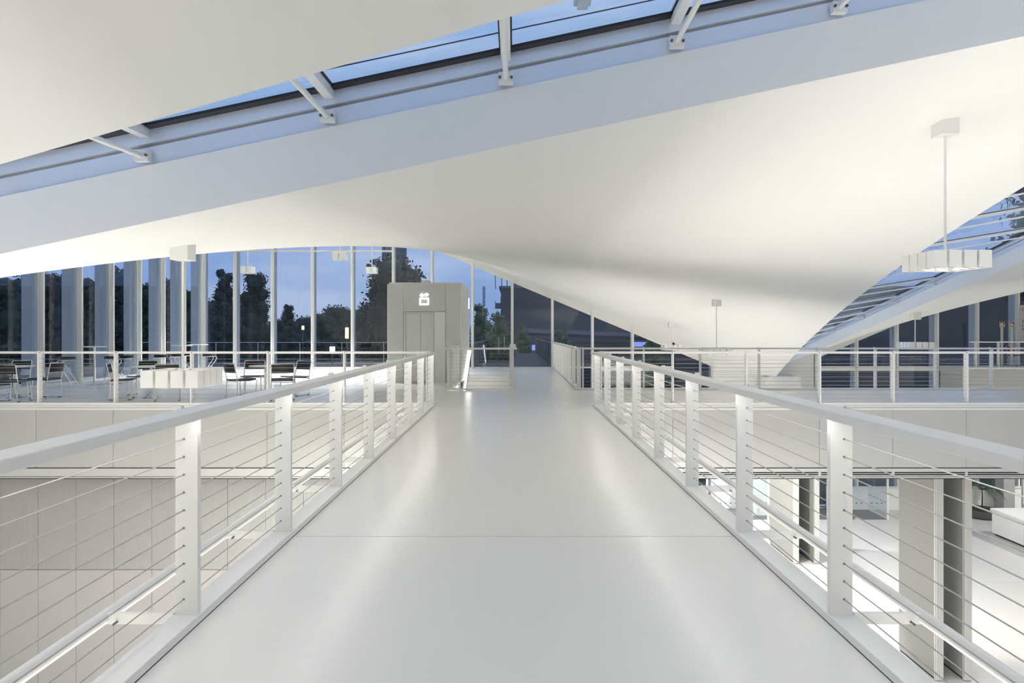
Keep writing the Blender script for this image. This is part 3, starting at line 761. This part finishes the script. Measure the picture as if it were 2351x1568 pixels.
# ------------------------------------------------------------------ far right gallery corner
PZ = .12
pf = part('floor', BX(17.75, 35, 27.0, YF - .2, -1.1, PZ), 'panel'); tag(pf, 'raised corner gallery floor at the far right', 'floor', kind='structure')
part('edge_lip', BX(17.75, 35, 26.96, 27.0, PZ - .07, PZ), 'paint', pf)
railing('corner_railing', 'white railing at the far right gallery corner', (18.1, 27.12, 0), (1, 0, 0), (0, -1, 0), 8.0, [.2, 1.1, 3.4, 5.0], z0=PZ - .08, cables=6, curb=False)
def first_sign(x, Y, label):
    r = root('sign_post', (gp(x, Y), Y, PZ), label=label, cat='sign', group='sign posts')
    zz = CH + (VY - 745) * Y / F - PZ
    part('pole', MB().box(-.045, .045, -.02, .02, .012, zz - .08), 'panel', r); part('foot', BX(-.1, .1, -.1, .1, 0, .012), 'panel', r)
    pt = part('sign_plate', BX(-.10, .10, -.03, -.02, zz - .10, zz + .10), 'cream', r)
    part('sign_field', BX(-.085, .085, -.034, -.03, zz - .085, zz + .085), 'brown', pt)
    part('pictogram', MB().box(-.015, .015, -.038, -.034, zz - .07, zz + .07).box(-.06, .07, -.038, -.034, zz - .012, zz + .012).box(-.07, -.035, -.038, -.034, zz - .07, zz + .05).box(.03, .065, -.038, -.034, zz - .06, zz - .02), 'cream', pt)
    return r
first_sign(2300, 27.5, 'white post with a small dark red pictogram sign, left one of the pair')
first_sign(2322, 27.6, 'white post with a small dark red pictogram sign, right one of the pair')
rc1 = None
def red_chair(px, Y, a, lb):
    global rc1
    if rc1 is None: o = rc1 = chair_proto('red')
    else: o = copy_tree(rc1)
    o.name = 'red_chair'; o.location = (gp(px, Y), Y, PZ); o.rotation_euler[2] = R(a); tag(o, lb, 'chair', 'red chairs')
red_chair(2334, 28.0, 200, 'small red chair beside the right sign post')
red_chair(2380, 27.6, 90, 'small red chair cut by the right picture edge')
# printed board on the last window
bo = root('notice_board', (gp(2339, YF - .12), YF - .17, CH + (VY - 784) * (YF - .12) / F), label='grey board with black lettering on the window at the right edge', cat='sign')
part('board', BX(0, 1.55, -.02, 0, 0, 1.52), 'posterboard', bo)
def text(body, x, z, size, m, par):
    cu = bpy.data.curves.new('lettering', 'FONT'); cu.body = body; cu.size = size; cu.extrude = .002
    t = bpy.data.objects.new('lettering_tmp', cu); COL.objects.link(t); bpy.context.view_layer.update()
    me = bpy.data.meshes.new_from_object(t.evaluated_get(bpy.context.evaluated_depsgraph_get())); bpy.data.objects.remove(t)
    me.transform(Matrix.Rotation(math.pi / 2, 4, 'X')); me.materials.clear()
    o = link('lettering', me, m, par, (x, -.024, z)); return o
text('C-A', .07, 1.30, .15, 'print', bo)
text('Zen', .07, .80, .14, 'print', bo)
text('Lei', .07, .62, .17, 'print', bo)
text('Pro', .07, .46, .14, 'print', bo)

# ------------------------------------------------------------------ outdoors
EG = -5.3
gd = part('ground_outside', BX(-260, 260, YF + .3, 400, EG - .5, EG), 'grass'); tag(gd, 'dark dusk lawn outside the windows', 'ground', kind='structure')
gd2 = part('ground_outside', BX(-260, XL - 1.2, -60, YF + .3, EG - .5, EG), 'grass'); tag(gd2, 'dark dusk lawn outside the left windows', 'ground', kind='structure')
tr_ = part('terrace', BX(XL - 8, 0 - 1.9, YF + .3, YF + 9, -.35, -.12), 'asphalt'); tag(tr_, 'dark roof terrace outside the back windows', 'terrace', kind='structure')
part('terrace_rail', MB().tube([(XL - 8, YF + 8.8, .95), (-1.9, YF + 8.8, .95)], .02, 6), 'alu', tr_)
for k in range(9): part('terrace_post', BX(XL - 7.9 + 2.3 * k, XL - 7.86 + 2.3 * k, YF + 8.78, YF + 8.82, -.12, .95), 'alu', tr_)
part('terrace_wall', BX(XL - 8, -1.9, YF + .5, YF + 9, EG, -.36), 'concrete', tr_)
fb = root('outdoor_footbridge', (0, YF, 0), label='dark outdoor footbridge beyond the glass door', cat='bridge', kind='structure')
part('deck', BX(-1.75, 1.75, .3, 26, -.35, -.04), 'concrete', fb)
for x in (-1.72, 1.72):
    part('top_rail', BX(x - .04, x + .04, .3, 26, .98, 1.04), 'parapet', fb)
    for k in range(11):
        part('parapet_panel', BX(x - .015, x + .015, .4 + 2.35 * k, 2.65 + 2.35 * k, .02, .96), 'parapet', fb)
        part('post', BX(x - .05, x + .05, .3 + 2.35 * k, .38 + 2.35 * k, -.04, 1.0), 'slab', fb)

def leaf_tree(label, px, ytop, Y, wid, seed, m='leaf', n=3600, low=.25, group='trees outside', name='tree', round_=1.0, base=EG):
    rg = random.Random(seed); X = (px - VX) * Y / F; top = CH + (VY - ytop) * Y / F; H = top - base; w = wid * Y / F / 2
    r = root(name, (X, Y, base), label=label, cat='shrub' if name == 'shrub' else 'tree', group=group)
    part('trunk', MB().tube([(0, 0, 0), (.05 * H * .2, 0, H * .3), (0, .02 * H, H * .62), (0.01 * H, 0, H * .85)], [H * .028, H * .022, H * .014, H * .005], 8), 'bark', r, True)
    bl = []; NB = 26
    for k in range(NB):
        h = low + (1 - low) * (k + .5) / NB; a = k * 2.4 + rg.uniform(-.5, .5)
        f_ = (h - low) / (1 - low); prof = (math.sin(math.pi * (.16 + .80 * f_))) ** (.55 * round_)
        rad = w * rg.uniform(.46, .66) * max(.35, prof); q = max(0, w * prof - rad) * rg.uniform(.6, 1.15)
        z = min(h * H, H - rad * .8); bl.append((Vector((math.cos(a) * q, math.sin(a) * q, z)), rad))
    mb = MB(); s = max(.09, w * .05)
    for c, rad in bl:
        mb.lathe([(rad * .84 * math.sin(math.pi * (i + .3) / 5.6), -rad * .84 * math.cos(math.pi * (i + .3) / 5.6)) for i in range(6)], 8, c)
        for _ in range(n // NB):
            d = Vector((rg.gauss(0, 1), rg.gauss(0, 1), rg.gauss(0, 1))).normalized() * rad * rg.uniform(.72, 1.27)
            p = c + d; u = Vector((rg.gauss(0, 1), rg.gauss(0, 1), rg.gauss(0, 1))).normalized(); v = u.orthogonal().normalized()
            k = s * rg.uniform(.6, 1.5); mb.quad(p - u * k, p + v * k * .6, p + u * k, p - v * k * .6)
    tag(part('foliage', mb, m, r), kind='stuff')
    return r
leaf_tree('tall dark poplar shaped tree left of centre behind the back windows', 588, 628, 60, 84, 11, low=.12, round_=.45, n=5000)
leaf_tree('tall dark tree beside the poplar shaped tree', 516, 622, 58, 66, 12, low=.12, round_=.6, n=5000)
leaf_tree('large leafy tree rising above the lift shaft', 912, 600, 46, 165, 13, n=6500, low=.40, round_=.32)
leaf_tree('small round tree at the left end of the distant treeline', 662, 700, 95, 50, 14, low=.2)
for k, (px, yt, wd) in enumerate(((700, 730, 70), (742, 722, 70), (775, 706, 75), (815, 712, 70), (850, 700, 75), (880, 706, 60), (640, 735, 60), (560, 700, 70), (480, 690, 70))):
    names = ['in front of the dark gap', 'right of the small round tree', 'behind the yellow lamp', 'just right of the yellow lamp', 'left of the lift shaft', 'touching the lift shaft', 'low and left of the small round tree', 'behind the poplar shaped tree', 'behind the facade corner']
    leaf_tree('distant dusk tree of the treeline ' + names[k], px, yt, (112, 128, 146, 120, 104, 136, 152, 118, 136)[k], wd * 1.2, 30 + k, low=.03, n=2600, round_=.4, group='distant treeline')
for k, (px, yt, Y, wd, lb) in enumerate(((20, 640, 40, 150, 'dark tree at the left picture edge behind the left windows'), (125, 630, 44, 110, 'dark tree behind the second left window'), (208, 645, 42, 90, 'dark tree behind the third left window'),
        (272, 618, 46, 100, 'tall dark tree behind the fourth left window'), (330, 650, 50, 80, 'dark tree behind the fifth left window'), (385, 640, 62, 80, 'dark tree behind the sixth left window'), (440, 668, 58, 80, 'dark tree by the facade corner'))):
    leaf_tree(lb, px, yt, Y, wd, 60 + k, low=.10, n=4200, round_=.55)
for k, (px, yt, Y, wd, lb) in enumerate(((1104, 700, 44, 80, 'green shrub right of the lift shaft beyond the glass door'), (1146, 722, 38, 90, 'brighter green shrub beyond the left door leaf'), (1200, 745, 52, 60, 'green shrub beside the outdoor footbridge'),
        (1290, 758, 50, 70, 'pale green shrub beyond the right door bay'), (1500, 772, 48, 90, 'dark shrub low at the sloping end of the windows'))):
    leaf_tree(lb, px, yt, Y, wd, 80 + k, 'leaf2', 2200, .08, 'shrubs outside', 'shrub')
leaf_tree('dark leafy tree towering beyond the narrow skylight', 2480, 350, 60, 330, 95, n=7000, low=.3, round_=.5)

# large dark building behind the right windows
bY = 75.0; bz = CH + (VY - 662) * bY / F
bb = root('apartment_block', (gp(1125, bY), bY, EG), label='large dark grey building filling the view behind the right windows', cat='building')
hb = bz - EG
part('wall', BX(1.2, 95, 0, 14, 0, hb), 'slab', bb)
part('roof_edge', BX(1.0, 95, -.15, 14, hb, hb + .25), 'tower', bb)
for k in range(7):
    z = hb - 2.2 - 1.55 * k
    part('balcony', MB().box(.55, 1.2, .3, 1.6, z, z + .14).box(.55, .6, .3, 1.6, z + .14, z + .8).box(.55, 1.2, .26, .3, z + .14, z + .6), 'tower', bb)
    part('window', BX(1.15, 1.19, .6, 2.6, z + .3, z + 1.3), 'winpane', bb)
for x0, x1 in ((2.4, 4.2), (5.6, 8.4)): part('roof_box', BX(x0, x1, 2, 5, hb + .25, hb + 1.6), 'tower', bb)
for x in (.6, 1.3, 1.9): part('antenna', MB().tube([(x, 1, hb), (x - .1, 1, hb + 2.0)], .05, 5), 'bolt', bb)
for i in range(26):
    for z in (3.6,):
        x = 14 + 3.05 * i; part('window', BX(x, x + 1.5, -.04, .02, z - .5, z + .6), 'winpane', bb)
lbY = 58.0
lb_ = root('low_building', (gp(1205, lbY), lbY, EG), label='low dark building with bluish lit windows beyond the footbridge', cat='building')
part('wall', BX(0, 24, 0, 6, 0, 5.9), 'slab', lb_)
part('roof', MB().prism([(-.6, -.5, 6.6), (-.6, 6, 7.0), (24, 6, 5.9), (24, -.5, 5.6)], (0, 0, .25)), 'roofdark', lb_)
for x0, x1, z0, z1 in ((.6, 1.9, 5.3, 5.75), (2.1, 3.0, 5.3, 5.75), (9.2, 10.6, 5.6, 6.0), (14.0, 15.2, 5.5, 5.9)):
    part('window', BX(x0, x1, -.06, .01, z0, z1), 'winlit', lb_)
for k in range(6): part('column', BX(.2 + 3.8 * k, .45 + 3.8 * k, -1.0, -.8, 0, 5.4), 'slab', lb_)
tY = 230.0
tw = root('tower_block', (gp(900, tY), tY, EG), label='pale blue grey tower block behind the large tree', cat='building')
part('wall', BX(-3.4, 1.2, 0, 10, 0, 60), 'tower', tw); part('stair_tower', BX(1.2, 3.7, 1.5, 8, 0, 58), 'tower', tw)
for k in range(18):
    for x in (-2.9, -1.2, .1): part('window', BX(x, x + .7, -.05, .02, 20 + 2.1 * k, 21.1 + 2.1 * k), 'winpane', tw)
cm = root('lattice_mast', (gp(1111, 120), 120, EG), label='thin dark lattice mast left of the large dark building', cat='mast')
part('mast_leg', MB().tube([(0, 0, 0), (0, 0, CH + (VY - 656) * 120 / F - EG)], .05, 5), 'slab', cm)
for k in range(14): part('rung', BX(-.28, .28, -.05, .05, 11.5 + .25 * k * 1.0, 11.62 + .25 * k), 'slab', cm)
def lamp(px, y0, y1, Y, m, label, r_=.16, base=EG):
    a, b = CH + (VY - y0) * Y / F, CH + (VY - y1) * Y / F
    r = root('street_lamp', (gp(px, Y), Y, base), label=label, cat='lamp', group='outdoor lamps')
    part('pole', MB().lathe([(r_ * .45, 0), (r_ * .45, b - base)], 10), 'slab', r, True)
    part('lamp_glass', MB().lathe([(r_, b - base), (r_, a - base)], 12), m, r, True)
    part('cap', MB().lathe([(r_ * 1.05, a - base), (r_ * .6, a - base + r_ * 1.5)], 12), 'slab', r, True)
lamp(796.5, 752, 777, 62, 'yellow', 'tall yellow glowing column lamp outside left of the lift shaft')
lamp(695.5, 748, 757, 100, 'yellow', 'distant dim yellow lamp before the treeline', .18)
lamp(763, 796, 808, YF + 6, 'whiteglow', 'short white glowing cylinder on the terrace', .13, -.12)  # white emissive cylinder on a short pole
